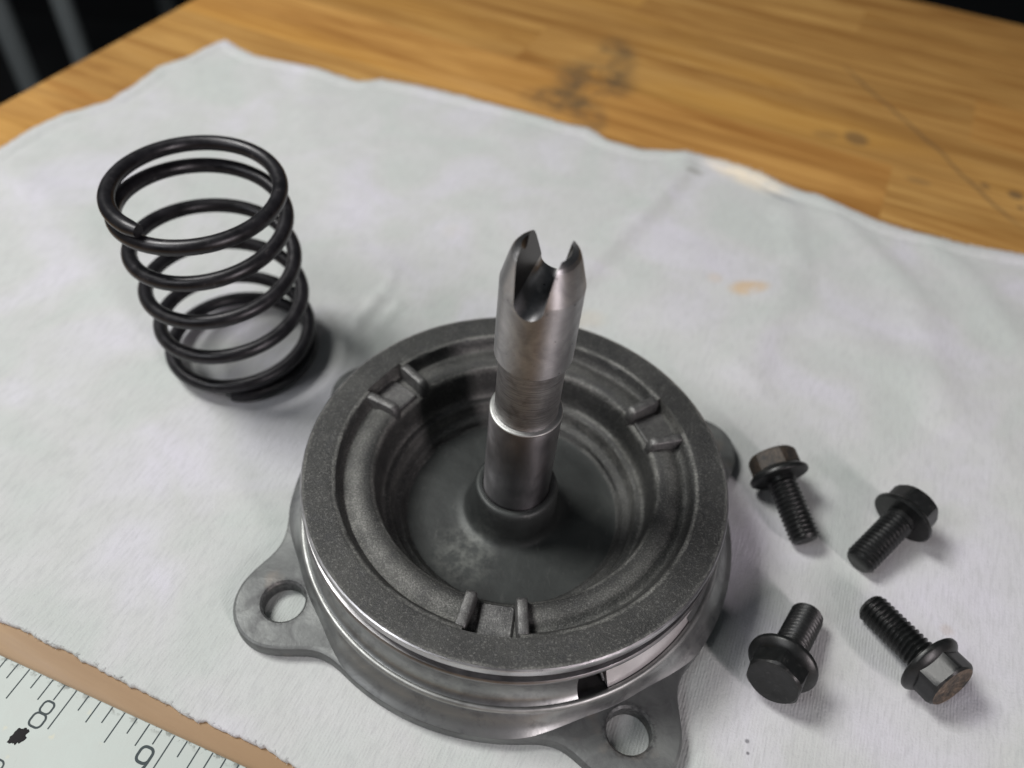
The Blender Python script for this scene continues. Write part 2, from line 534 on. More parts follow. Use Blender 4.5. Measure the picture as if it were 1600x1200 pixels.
def empty(name, loc, label, cat, group=None):
    o = bpy.data.objects.new(name, None)
    o.empty_display_size = 0.01
    COL.objects.link(o)
    o.location = Vector(loc) * MM
    tag(o, label, cat, group)
    return o


def tag(o, label=None, cat=None, group=None, kind=None):
    if label: o['label'] = label
    if cat: o['category'] = cat
    if group: o['group'] = group
    if kind: o['kind'] = kind
    return o


def box_vf(x0, x1, y0, y1, z0, z1, bev=0.0):
    """box with bevelled vertical and top edges."""
    b = bev
    ring = [(x0 + b, y0), (x1 - b, y0), (x1, y0 + b), (x1, y1 - b), (x1 - b, y1), (x0 + b, y1), (x0, y1 - b), (x0, y0 + b)]
    V, F = [], []
    cx, cy = (x0 + x1) / 2, (y0 + y1) / 2
    for z, ins in ((z0, 0), (z1 - b, 0), (z1, b)):
        for x, y in ring:
            V.append((x - math.copysign(ins, x - cx), y - math.copysign(ins, y - cy), z))
    for l in range(2):
        for i in range(8):
            j = (i + 1) % 8
            F.append((l * 8 + i, l * 8 + j, l * 8 + 8 + j, l * 8 + 8 + i))
    F.append(tuple(range(16, 24)))
    F.append(tuple(reversed(range(8))))
    return V, F


HOLES = [(-51.9, -30.2), (29.0, -53.0), (50.6, 26.5), (-44.0, 36.5)]
HOLE_R = 4.95

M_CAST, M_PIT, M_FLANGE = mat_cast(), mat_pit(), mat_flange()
M_EDGE = mat_machined()
M_BEAD = mat_machined("ridge_highlight_metal", 0.5, 0.42, (0.98, 1, 0.98))  # brightened so the ridge carries its highlight in the colour
M_BAR = mat_bar()
M_WALL = mat_wall()
M_INNER = mat_plain("bore_reflection_pale", (0.62, 0.60, 0.60), 0.3, 0.55)  # pale base colour stands in for a reflection in the opening
M_LIP = mat_machined("dull_turned_metal", 0.34, 0.3)
M_SHAFT, M_SHAFT_LOW = mat_shaft(), mat_shaft_low()
M_NECK = mat_neck()
M_SLOT = mat_plain('dark_slot_steel', (0.035, 0.034, 0.034), 0.36, 0.9)  # darker colour for the faces inside the slot
M_SPRING = mat_spring()
M_BOLT, M_BOLT_RUST, M_BOLT_TOP = mat_bolt("black_oxide_steel"), mat_bolt("rust_browned_steel", 0.4, 0.6), mat_bolt("rusty_bolt_top", 1.0, 0.7)
M_CLOTH, M_WOOD, M_RULER = mat_cloth(), mat_wood(), mat_ruler()
M_INK = mat_plain("faded_black_print", (0.022, 0.034, 0.038), 0.7)
M_BLACK = mat_plain("black_paint_blot", (0.006, 0.005, 0.006), 0.85)
M_FLOOR = mat_plain("dark_workshop_floor", (0.006, 0.006, 0.007), 0.8)
M_RACK = mat_plain("grey_painted_tube", (0.20, 0.225, 0.235), 0.5)
M_RACKDARK = mat_plain("black_painted_steel", (0.006, 0.006, 0.007), 0.6)
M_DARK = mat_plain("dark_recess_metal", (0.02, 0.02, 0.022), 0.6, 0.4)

TABLE_Z = -1.4

# ------------------------------------------------------------------ floor and room beyond
V, F = box_vf(-4000, 4000, -2000, 6000, -905, -900)
fl = finish("floor", V, F, M_FLOOR, smooth=False)
tag(fl, kind='structure')

# ------------------------------------------------------------------ workbench of glued staves
bench = empty("workbench", (0, 0, TABLE_Z - 38), "golden brown wooden workbench top of glued staves under the white cloth", "workbench")
UA = R(-21.5)
ux, uy = Vector((math.cos(UA), math.sin(UA), 0)), Vector((-math.sin(UA), math.cos(UA), 0))
v = 416.0
rows = []
rw = [26, 35, 42, 41, 39, 41, 40, 42, 40, 41, 40, 42, 40, 41, 39, 42, 40, 41, 40, 42, 40]
rs = random.Random(3)
base_z = TABLE_Z - 38
for k, w_ in enumerate(rw):
    v0, v1 = v - w_, v
    v -= w_
    u = -273.0
    first = True
    while u < 900:
        L = rs.uniform(260, 560) if not first else rs.uniform(120, 420)
        if v < 60: L = 2000
        first = False
        u2 = min(u + L, 900)
        V, F = box_vf(0.0, u2 - u, 0.0, w_, 0, 38, 0.05)
        o = finish("stave", V, F, M_WOOD, bench, smooth=False)
        pnt = ux * u + uy * v0
        o.location = (pnt.x * MM, pnt.y * MM, 0)
        o.rotation_euler = (0, 0, UA)
        u = u2
# legs of the bench
for (u, vv) in ((-240, 380), (860, 380), (-240, -400), (860, -400)):
    V, F = box_vf(-30, 30, -30, 30, -860, 0, 2)
    pnt = ux * u + uy * vv
    o = finish("leg", V, F, M_WOOD, bench, smooth=False)
    o.location = (pnt.x * MM, pnt.y * MM, -0.0003)
    o.rotation_euler = (0, 0, UA)

# ------------------------------------------------------------------ rack standing on the floor beyond the bench
rack = empty("storage_rack", (-620, 900, -900), "blurred grey tube rack standing in the dark beyond the bench corner", "rack")


def tube_vf(p0, p1, r, seg=16):
    p0, p1 = Vector(p0), Vector(p1)
    d = (p1 - p0).normalized()
    a = d.orthogonal().normalized()
    b = d.cross(a)
    V, F = [], []
    for p_ in (p0, p1):
        for i in range(seg):
            t = 2 * math.pi * i / seg
            V.append(tuple(p_ + a * r * math.cos(t) + b * r * math.sin(t)))
    for i in range(seg):
        j = (i + 1) % seg
        F.append((i, j, seg + j, seg + i))
    F.append(tuple(range(seg)))
    F.append(tuple(range(seg, 2 * seg)))
    return V, F


for (x, y, r_) in ((0, 0, 13), (-95, 10, 15), (-20, 330, 13), (-350, 120, 13)):
    V, F = tube_vf((x, y, 0), (x, y, 760), r_)
    finish("post", V, F, M_RACK, rack)
for z in (40, 400, 720):
    V, F = box_vf(-390, 30, -20, 350, z, z + 12, 1)
    finish("shelf", V, F, M_RACKDARK, rack, smooth=False)

# ------------------------------------------------------------------ cloth
far = [(-150.6, 247.8), (-142.6, 241.0), (-132.5, 234.6), (-117.0, 231.3), (-101.4, 226.9), (-82.6, 219.7), (-72.2, 224.1), (-57.1, 221.2), (-36.3, 215.2), (-13.1, 207.0), (6.7, 200.7), (20.5, 197.8), (28.5, 188.6), (41.9, 184.3), (60.7, 185.8), (68.5, 183.1), (83.9, 178.4), (91.2, 174.0), (98.3, 167.2), (105.1, 163.6), (121.3, 155.2), (139.0, 145.4), (161.6, 138.8), (184.6, 135.0), (240, 118), (330, 92)]
near = [(-150, -26), (-132, -33), (-116.5, -38.6), (-99.2, -44.0), (-82.2, -50.3), (-65.9, -56.3), (-50.7, -60.7), (-40.1, -65.0), (-15, -76), (15, -99), (60, -140), (150, -180), (270, -200)]
left = [(-150, -26), (-176, 20), (-196, 60), (-210, 100), (-212, 122), (-206.9, 146.1), (-201.9, 159.3), (-193.8, 172.8), (-180.0, 185.7), (-174.8, 202.4), (-171.0, 218.4), (-161.5, 227.3), (-156.4, 238.8), (-150.6, 247.8)]
right = [(270, -200), (285, -90), (300, -20), (330, 92)]


def resample(pl, n):
    P_ = np.array(pl, float)
    d = np.r_[0, np.cumsum(np.hypot(*np.diff(P_, axis=0).T))]
    t = np.linspace(0, d[-1], n)
    q = np.c_[np.interp(t, d, P_[:, 0]), np.interp(t, d, P_[:, 1])]
    # light smoothing so the edge flows, then tiny frays
    for _ in range(2):
        q[1:-1] = (q[:-2] + 2 * q[1:-1] + q[2:]) / 4
    return q


NU, NV = 440, 380
bF, bN, bL, bR = resample(far, NU), resample(near, NU), resample(left, NV), resample(right, NV)
s = np.linspace(0, 1, NU)[:, None, None]
t = np.linspace(0, 1, NV)[None, :, None]
G = ((1 - t) * bN[:, None, :] + t * bF[:, None, :] + (1 - s) * bL[None, :, :] + s * bR[None, :, :]
     - ((1 - s) * (1 - t) * bN[0] + s * (1 - t) * bN[-1] + (1 - s) * t * bF[0] + s * t * bF[-1]))


rg = np.random.RandomState(5)


def fray(n_):
    nn = rg.randn(n_) * 0.16 + np.convolve(rg.randn(n_), np.ones(5) / 5, 'same') * 0.4
    return nn * np.clip(np.minimum(np.arange(n_), n_ - 1 - np.arange(n_)) / 8.0, 0, 1)


for k_ in range(3):
    f_ = (1.0, 0.45, 0.12)[k_]
    if k_ == 0:
        fF, fN, fL, fR = fray(NU), fray(NU), fray(NV), fray(NV)
    G[:, -1 - k_, 1] += fF * f_
    G[:, k_, 1] += fN * f_
    G[k_, :, 0] += fL * f_
    G[-1 - k_, :, 0] += fR * f_
bF, bN, bL, bR = G[:, -1].copy(), G[:, 0].copy(), G[0].copy(), G[-1].copy()


def seg_dist(P_, a, b):
    a, b = np.array(a, float), np.array(b, float)
    d = b - a
    tt = np.clip(((P_ - a) @ d) / (d @ d), 0, 1)
    return np.hypot(*(P_ - a - tt[..., None] * d).transpose(2, 0, 1)), tt


def poly_dist(P_, pl):
    best = np.full(P_.shape[:2], 1e9)
    for a, b in zip(pl[:-1], pl[1:]):
        best = np.minimum(best, seg_dist(P_, a, b)[0])
    return best


folds = [([(60, 178), (58.2, 169.9), (42.6, 141.8), (25.1, 112.7), (8, 84)], 2.3, 5),
         ([(98, 150), (96.7, 115.2), (80.9, 86.6), (70.0, 62)], 1.9, 7),
         ([(112, 158), (130.1, 119.6), (134.0, 99.6), (132.4, 77.8), (128, 50)], 1.7, 7),
         ([(150, 137), (156.8, 123.2), (162.0, 96.7), (172, 60)], 1.5, 7),
         ([(31.0, 185.0), (-8.6, 138.5), (-30, 112)], 1.0, 9),
         ([(-100, 224), (-96, 180), (-70, 140)], 0.8, 10),
         ([(-200, 130), (-160, 110), (-130, 70)], 0.9, 9),
         ([(-150, 10), (-110, 0), (-80, -10)], 0.5, 9),
         ([(-57, 56), (-54, 68), (-50, 80)], 0.8, 1.8),
         ([(-50, 54), (-47, 66), (-42, 78)], 0.8, 1.8),
         ([(-53, 66), (-48, 82), (-46, 96)], 0.6, 2.0),
         ([(60, 120), (50, 100), (30, 85)], 0.8, 8),
         ([(100, 90), (130, 60), (150, 20)], 0.8, 9),
         ([(150, 0), (120, -50), (140, -90)], 0.7, 8)]
Z = np.zeros(G.shape[:2])
for pl, amp, wd in folds:
    d = poly_dist(G, pl)
    Z += amp * np.exp(-(d / wd) ** 2)
ns = np.zeros_like(Z)
for i in range(NU):
    for j in range(NV):
        x, y = G[i, j]
        ns[i, j] = (mnoise.noise(Vector((x * 0.02, y * 0.02, 1.3))) * 1.1 + mnoise.noise(Vector((x * 0.055, y * 0.055, 5.1))) * 0.5
                    + mnoise.noise(Vector((x * 0.16, y * 0.16, 9.7))) * 0.12)
Z += ns
# the cloth is pressed flat where things stand on it
press = np.ones_like(Z)


def pressed(c, r0, r1):
    global press
    d = np.hypot(G[..., 0] - c[0], G[..., 1] - c[1])
    press *= np.clip((d - r0) / (r1 - r0), 0, 1) ** 1.5


pressed((0, 0), 62, 92)
for h in HOLES:
    pressed(h, 14, 28)
pressed((-85.3, 52.5), 23, 36)
for c in ((73, 11), (97.5, 1.5), (67.5, -31), (96, -28.5)):
    pressed(c, 13, 24)
Z *= press
Z = np.where(Z < 0, Z * 0.35, Z)
Z -= 0.05
# hem: raised double edge with a stitched groove behind it, then down to the wood
dE = np.minimum.reduce([poly_dist(G, bF[::6].tolist() + [bF[-1].tolist()]), poly_dist(G, bL[::6].tolist() + [bL[-1].tolist()])])
dN = np.minimum(poly_dist(G, bN[::6].tolist() + [bN[-1].tolist()]), poly_dist(G, bR[::6].tolist() + [bR[-1].tolist()]))
Z += 0.75 * np.exp(-((dE - 3.2) / 2.4) ** 2) - 0.45 * np.exp(-((dE - 7.0) / 0.9) ** 2)
idx = np.arange(NU * NV).reshape(NU, NV)
V = [(G[i, j, 0], G[i, j, 1], Z[i, j]) for i in range(NU) for j in range(NV)]
F = [(idx[i, j], idx[i + 1, j], idx[i + 1, j + 1], idx[i, j + 1]) for i in range(NU - 1) for j in range(NV - 1)]
# skirt round the border, down to the wood
loop = [idx[i, 0] for i in range(NU)] + [idx[-1, j] for j in range(1, NV)] + [idx[i, -1] for i in range(NU - 2, -1, -1)] + [idx[0, j] for j in range(NV - 2, 0, -1)]
cen = np.array([30.0, 40.0])
base = len(V)
for lev, (out_, zz) in enumerate(((0.35, 0.55), (0.3, 1.0))):
    for v_ in loop:
        p_ = np.array(V[v_][:2])
        d_ = p_ - cen
        d_ /= np.hypot(*d_)
        z_ = V[v_][2] * (1 - zz) + (TABLE_Z + 0.05) * zz
        V.append((p_[0] + d_[0] * out_, p_[1] + d_[1] * out_, z_))
nl = len(loop)
for i in range(nl):
    j = (i + 1) % nl
    F.append((loop[i], loop[j], base + j, base + i))
    F.append((base + i, base + j, base + nl + j, base + nl + i))
F = [tuple(int(a) for a in f) for f in F]
cloth = finish("cloth", V, F, M_CLOTH, angle=80)
tag(cloth, "white ribbed cotton cloth with frayed edge spread over the wooden workbench", "cloth")

# loose fibres along the torn edges
V, F = [], []
rf = random.Random(11)
for q_, cnt in ((bF, 2600), (bL, 1100), (bN, 700)):
    for _ in range(cnt):
        i = rf.randrange(len(q_) - 1)
        a = rf.random()
        p_ = q_[i] * (1 - a) + q_[i + 1] * a
        d_ = p_ - cen
        d_ /= np.hypot(*d_)
        an = math.atan2(d_[1], d_[0]) + rf.gauss(0, 0.7)
        L = rf.uniform(0.5, 1.7) * (0.45 if cnt == 700 else 1)
        if 60 < p_[0] < 110 and p_[1] > 150: L *= 2.4
        w_ = rf.uniform(0.05, 0.11)
        z_ = rf.uniform(TABLE_Z + 0.2, 0.25)
        c_, s_ = math.cos(an), math.sin(an)
        b_ = len(V)
        pts = [(-0.5, 0), (L * 0.5, rf.uniform(-.2, .2)), (L, rf.uniform(-.4, .4))]
        for k_, (a1, a2) in enumerate(pts):
            ww = w_ * (1 - 0.3 * k_)
            zz = z_ + (0.15 if k_ == 1 else 0) - 0.1 * k_
            x = p_[0] + c_ * a1 - s_ * a2
            y = p_[1] + s_ * a1 + c_ * a2
            V += [(x + s_ * ww, y - c_ * ww, zz), (x - s_ * ww, y + c_ * ww, zz), (x, y, zz + ww * 1.4)]
        for k_ in range(2):
            o_ = b_ + k_ * 3
            for e0, e1 in ((0, 1), (1, 2), (2, 0)):
                F.append((o_ + e0, o_ + e1, o_ + 3 + e1, o_ + 3 + e0))
fib = finish("frayed_fibres", V, F, M_CLOTH, cloth, smooth=False)
fib['kind'] = 'stuff'

# ------------------------------------------------------------------ metal ruler
ruler = empty("ruler", (-92.5, -53.0, TABLE_Z), "pale scuffed metal ruler marked in inches lying on bare wood beside the cloth", "ruler")
ruler.rotation_euler = (0, 0, R(-17.2))
V, F = box_vf(-203.2, 101.6, -30, 0, 0.02, 1.1, 0.12)
# gentle nicks along the marked edge
finish("blade", V, F, M_RULER, ruler, smooth=False)
V, F = [], []


def stroke(V, F, pts, w, z0=1.1, z1=1.13, closed=False):
    """flat printed stroke of width w along pts, with mitred joints."""
    P_ = [Vector((a, b)) for a, b in pts]
    n_ = len(P_)
    b_ = len(V)
    for i in range(n_):
        pa = P_[i - 1] if (i > 0 or closed) else None
        pb = P_[(i + 1) % n_] if (i < n_ - 1 or closed) else None
        d = Vector((0, 0))
        if pa is not None: d += (P_[i] - pa).normalized()
        if pb is not None: d += (pb - P_[i]).normalized()
        d.normalize()
        nr = Vector((-d.y, d.x)) * w / 2
        V += [(P_[i].x + nr.x, P_[i].y + nr.y, z1), (P_[i].x - nr.x, P_[i].y - nr.y, z1)]
    for i in range(n_ if closed else n_ - 1):
        j = (i + 1) % n_
        F.append((b_ + 2 * i, b_ + 2 * i + 1, b_ + 2 * j + 1, b_ + 2 * j))


for k in range(-16, 33):
    x = k * 25.4 / 8
    L = 9.2 if k % 8 == 0 else 7.0 if k % 4 == 0 else 4.9 if k % 2 == 0 else 3.6
    jit = (((k * 37) % 7) / 7 - .5) * 0.4
    stroke(V, F, [(x, -0.15), (x - 0.02, -L - jit)], 0.30)
tm = finish("tick_marks", V, F, M_INK, ruler, smooth=False)


def rrect(cx, cy, w, h, r, n_=5):
    out = []
    for (sx, sy, a0) in ((1, 1, 0), (-1, 1, 90), (-1, -1, 180), (1, -1, 270)):
        for i in range(n_ + 1):
            a = R(a0 + 90 * i / n_)
            out.append((cx + sx * (w / 2 - r) + r * math.cos(a), cy + sy * (h / 2 - r) + r * math.sin(a)))
    return out


def numeral(cx, cy, strokes, w=0.42):
    V, F = [], []
    for q_, (pts, closed) in enumerate(strokes):
        stroke(V, F, [(cx + a, cy + b) for a, b in pts], w, z1=1.13 + 0.015 * q_, closed=closed)
    return finish("numeral", V, F, M_INK, ruler, smooth=False)


# 8 : two rounded boxes, one above the other; 9 : box with a tail
numeral(-3.3, -6.9, [(rrect(0, 1.45, 2.55, 2.6, 0.9), True), (rrect(0, -1.4, 3.0, 2.9, 1.0), True)], 0.46)
numeral(25.4 - 3.3, -6.9, [(rrect(0, 1.15, 2.9, 3.2, 1.1), True),
                          ([(1.45, 1.2), (1.42, -0.6), (1.15, -1.7), (0.3, -2.6), (-0.9, -2.85), (-1.4, -2.5)], False)], 0.62)
numeral(-25.4 - 3.3, -6.9, [([(-1.4, 2.8), (1.4, 2.8), (0.0, -2.8)], False)], 0.46)
numeral(50.8 - 5.6, -6.9, [([(-.8, 1.8), (0, 2.8), (0, -2.8)], False)], 0.46)
numeral(50.8 - 2.9, -6.9, [(rrect(0, 0, 2.8, 5.6, 1.2), True)], 0.46)
numeral(-4.4, -20.2, [(rrect(0, 1.4, 2.6, 2.6, 1.0), True), (rrect(0, -1.4, 3.0, 2.9, 1.0), True)], 0.4)

# black paint blot with ragged outline below the numeral
V, F = [], []
rb = random.Random(2)
cx, cy = -4.6, -12.4
ring = []
for i in range(40):
    a = 2 * math.pi * i / 40
    rr = 1.55 * (1 + 0.18 * math.sin(2 * a + 0.6)) * rb.uniform(0.78, 1.15)
    ring.append((cx + rr * 0.95 * math.cos(a), cy + rr * 1.35 * math.sin(a)))
V = [(cx, cy, 1.3)] + [(a, b, 1.12) for a, b in ring] + [((a - cx) * .8 + cx, (b - cy) * .8 + cy, 1.24) for a, b in ring]
F = [(0, 41 + i, 41 + (i + 1) % 40) for i in range(40)] + [(1 + i, 1 + (i + 1) % 40, 41 + (i + 1) % 40, 41 + i) for i in range(40)]
blot = finish("paint_blot", V, F, M_BLACK, ruler)

# ------------------------------------------------------------------ servo piston assembly
servo = empty("piston_assembly", (0, 0, 0), "dark cast metal round piston with forked steel shaft and eared mounting flange", "engine part")

# --- mounting flange: plate with four bolt ears
EAR = [(HOLES[0], 11.6), (HOLES[1], 11.6), (HOLES[2], 11.0), (HOLES[3], 10.6)]


def smin(a, b, k):
    h = max(k - abs(a - b), 0) / k
    return min(a, b) - h * h * k * 0.25


def sdf(x, y):
    d = math.hypot(x, y) - 57.0
    for (c, r_) in EAR:
        d2 = math.hypot(x - c[0], y - c[1]) - r_
        d = smin(d, d2, 11.0)
    return d


def outline(inset, n_=360):
    out = []
    for i in range(n_):
        a = 2 * math.pi * i / n_
        c, s_ = math.cos(a), math.sin(a)
        r_ = 85.0
        for _ in range(60):
            d = sdf(r_ * c, r_ * s_) + inset
            if d < 0.003: break
            r_ -= max(d * 0.6, 0.002)
        out.append((r_ * c, r_ * s_))
    return out


PT = 4.3
V, F = [], []
o0, o1, o2 = outline(0.15), outline(0.0), outline(0.75)
nO = len(o0)
for ol, z in ((o0, 0.05), (o1, 0.5), (o1, PT - 0.8), (outline(0.2), PT - 0.3), (o2, PT)):
    V += [(x, y, z) for x, y in ol]
for l in range(4):
    for i in range(nO):
        j = (i + 1) % nO
        F.append((l * nO + i, l * nO + j, (l + 1) * nO + j, (l + 1) * nO + i))
top_loop = [4 * nO + i for i in range(nO)]
hole_loops = []
HN = 40
for (hx, hy) in HOLES:
    b_ = len(V)
    for r_, z in ((HOLE_R + 0.55, PT), (HOLE_R, PT - 0.55), (HOLE_R, 0.05)):
        V += [(hx + r_ * math.cos(2 * math.pi * i / HN), hy + r_ * math.sin(2 * math.pi * i / HN), z) for i in range(HN)]
    for l in range(2):
        for i in range(HN):
            j = (i + 1) % HN
            F.append((b_ + l * HN + i, b_ + l * HN + j, b_ + (l + 1) * HN + j, b_ + (l + 1) * HN + i))
    hole_loops.append([b_ + i for i in range(HN)])
polys = [[Vector(V[i]) for i in top_loop]] + [[Vector(V[i]) for i in reversed(hl)] for hl in hole_loops]
flat = list(top_loop)
for hl in hole_loops: flat += list(reversed(hl))
for tri in tessellate_polygon(polys):
    F.append(tuple(flat[i] for i in tri))
finish("mounting_flange", V, F, M_FLANGE, servo, angle=28)

# --- housing wall with flared foot, ridge bead and a side opening
WIN0, WIN1 = -70.5, -34


def in_win(a):
    a = (a + 180) % 360 - 180
    return WIN0 < a < WIN1


prof = [(48.6, 18.6), (50.0, 18.5), (50.2, 18.1), (50.0, 17.8), (49.8, 14.5), (50.0, 12.2), (50.6, 10.3), (51.3, 9.3), (52.1, 8.75), (52.8, 8.5), (53.5, 7.8), (54.3, 6.7), (55.1, 5.7), (55.9, 5.0), (56.6, 4.55), (57.0, PT - 0.05)]
HA = [math.atan2(h[1], h[0]) for h in HOLES]


def tuck(a, r_, z):
    if r_ <= 53: return 0
    f = 0
    for h in HA:
        d = abs((a - h + math.pi) % (2 * math.pi) - math.pi)
        q = min(max((R(26) - d) / R(20), 0), 1)
        f = max(f, q * q * (3 - 2 * q))
    return -(r_ - 53) * 0.64 * f


V, F = lathe(prof, 720, wob=tuck, skip=lambda a, m: in_win(a) and 3 <= m <= 8)
# opening jambs and inner skin
b_ = len(V)
finish("housing_wall", V, F, M_WALL, servo, angle=50)
V, F = lathe([(51.7, 8.7), (52.0, 9.0), (52.35, 9.1), (52.7, 9.0), (53.0, 8.6), (53.15, 8.0)], 288)  # strip of brighter metal that draws the ridge's highlight line
bead = finish("ridge_bead", V, F, M_BEAD, servo, angle=60)
bead['label'] = "raised line running round the flange, coloured bright as its highlight"
V, F = lathe([(48.6, 18.6), (48.6, 17.8), (49.98, 17.8)], 80, WIN0, WIN1)
finish("opening_lintel", V, F, M_FLANGE, servo)
V, F = lathe([(51.9, 8.6), (50.6, 7.6), (49.6, 7.5), (44.0, 7.5)], 80, WIN0 - 2, WIN1 + 2)
finish("opening_sill", V, F, M_LIP, servo)
# inner bore in the opening, coloured pale as its bright reflection, and the dark recess next to it
V, F = lathe([(51.5, 8.6), (49.8, 12.0), (47.8, 18.5)], 60, -62.5, WIN1 + 3)
b_ = len(V)
V2, F2 = lathe([(44.0, 8.0), (44.0, 18.5)], 60, -62.5, WIN1 + 3)
V += V2
F += [tuple(i + b_ for i in f) for f in F2]
for (i0, j0) in ((0, b_),):
    F.append((i0, i0 + 1, j0 + 1, j0)); F.append((i0 + 1, i0 + 2, j0 + 1))
finish("inner_bore", V, F, M_INNER, servo)
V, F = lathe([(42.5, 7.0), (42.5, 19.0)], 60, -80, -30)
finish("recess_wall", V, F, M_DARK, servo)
V, F = tube_vf((20.2, -43.5, 17.5), (22.6, -44.6, 10.0), 0.35, 8)
finish("retaining_clip", V, F, M_EDGE, servo)

# --- groove and lower lip under the disc
V, F = lathe([(46.5, 21.6), (48.2, 21.6), (48.3, 20.7), (51.0, 20.4), (51.35, 20.0), (51.4, 19.4), (51.1, 18.95), (50.2, 18.7), (48.0, 18.7)], 288)
finish("lower_lip", V, F, M_LIP, servo, angle=40)

# --- piston disc
NOTCH = [-93.5, 26.5, 146.5]


def piston_profile(a):
    """profile for the angle a in degrees: recessed pocket between each pair of stops."""
    pocket = any(abs((a - c + 180) % 360 - 180) < 8.0 for c in NOTCH)
    if pocket:
        sh = [(43.9, 25.4), (43.75, 25.1), (43.6, 22.6), (43.4, 21.6), (43.0, 21.2), (41.0, 21.1), (39.0, 21.1), (37.0, 21.1), (35.2, 21.0), (34.2, 20.4), (33.8, 19.4)]
    else:
        sh = [(43.6, 25.4), (42.9, 25.1), (42.3, 23.9), (41.9, 22.5), (41.3, 21.9), (40.4, 21.9), (39.4, 22.5), (38.2, 22.85), (35.6, 22.8), (34.5, 22.2), (33.9, 20.8)]
    return [(50.5, 25.4), (49.0, 25.42), (47.0, 25.42), (45.0, 25.42)] + sh + [(33.5, 16.0), (33.1, 13.2), (32.5, 12.5), (31.4, 12.35), (30.9, 12.0), (30.6, 11.0), (30.3, 9.0), (29.7, 8.4), (28.6, 8.2), (28.0, 7.8), (27.6, 6.6), (26.8, 6.1)]


angs = []
for i in range(360):
    angs.append(i)
for c in NOTCH:
    angs += [c - 8.001, c - 7.999, c + 7.999, c + 8.001]
angs = sorted((a % 360) for a in angs)
V, F = [], []
kk = None
for a in angs:
    pr_ = piston_profile(a)
    kk = len(pr_)
    for m, (r_, z) in enumerate(pr_):
        rr = r_
        if 4 <= m:
            rr += 0.12 * mnoise.noise(Vector((math.cos(R(a)) * 4, math.sin(R(a)) * 4, m * 0.35)))
            z += 0.10 * mnoise.noise(Vector((math.cos(R(a)) * 6, math.sin(R(a)) * 6, m * 0.5 + 9)))
        V.append((rr * math.cos(R(a)), rr * math.sin(R(a)), z))
nA = len(angs)
for i in range(nA):
    j = (i + 1) % nA
    for m in range(kk - 1):
        F.append((i * kk + m, j * kk + m, j * kk + m + 1, i * kk + m + 1))
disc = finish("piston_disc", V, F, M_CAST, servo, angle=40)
V, F = lathe([(27.0, 6.15), (26.0, 5.95), (22.0, 6.05), (18.0, 6.2), (15.0, 6.3), (12.9, 6.6), (11.8, 7.4), (11.1, 9.0), (10.7, 12.5), (10.5, 15.8), (10.2, 16.9), (9.8, 17.5), (9.1, 17.7), (8.4, 17.4), (8.22, 16.6), (8.22, 14.0)], 192,
             wob=lambda a, r, z: 0.06 * mnoise.noise(Vector((math.cos(a) * 3, math.sin(a) * 3, z))))
V = [(x + (0.4 if z > 9 else 0), y, z) for x, y, z in V]
floor_ = finish("recessed_centre", V, F, M_PIT, servo, angle=45)
floor_['label'] = "smooth grey sunken centre with raised collar round the shaft"
V, F = lathe([(50.5, 25.4), (50.85, 25.2), (50.98, 24.8), (50.98, 23.3), (50.8, 23.1), (48.4, 23.0), (48.2, 22.0), (48.2, 21.0)], 288)
rim = finish("rim_edge", V, F, M_EDGE, servo, angle=40)
rim['label'] = "bright machined outer edge of the disc"


# stops: rounded bars standing across the shelf
def stop_bar(r0, r1, w, z0, z1, seed):
    V, F = [], []
    nx, ny = 14, 8
    rr_ = random.Random(seed)
    for i in range(nx + 1):
        x = r0 + (r1 - r0) * i / nx
        e = min(i, nx - i) / 2.5
        f = math.sqrt(1 - (1 - min(e, 1)) ** 2)
        zt = z0 + (z1 - z0) * (0.55 + 0.45 * f) + rr_.uniform(-.07, .07)
        ww = w / 2 * (0.75 + 0.25 * f)
        for j in range(ny + 1):
            a = math.pi * j / ny
            y = -ww * math.copysign(abs(math.cos(a)) ** 0.45, math.cos(a))
            hh = ww * 0.7
            if j == 0 or j == ny:
                V.append((x, y * 1.15, z0))
            else:
                V.append((x, y, zt - hh + hh * math.sin(a) ** 0.6))
    for i in range(nx):
        for j in range(ny):
            F.append((i * (ny + 1) + j, (i + 1) * (ny + 1) + j, (i + 1) * (ny + 1) + j + 1, i * (ny + 1) + j + 1))
    F.append(tuple(range(ny + 1)))
    F.append(tuple(nx * (ny + 1) + j for j in range(ny, -1, -1)))
    return V, F


sd = 0
for c in NOTCH:
    V, F = box_vf(35.0, 43.3, -3.3, 4.3, 20.6, 21.75, 0.35)
    o = finish("notch_pad", V, F, M_BAR, servo, smooth=False)
    o.rotation_euler = (0, 0, R(c))
for c in NOTCH:
    for s_ in (-1, 1):
        sd += 1
        V, F = stop_bar(34.0, 43.9, 2.5, 20.3, 25.3, sd)
        o = finish("stop_bar", V, F, M_BAR, servo, angle=50)
        o.rotation_euler = (0, 0, R(c + s_ * 8.9))

# --- shaft: turned profile, forked tip cut by a round-bottomed slot
shaft_piv = bpy.data.objects.new("shaft", None)
SZ = 16.0


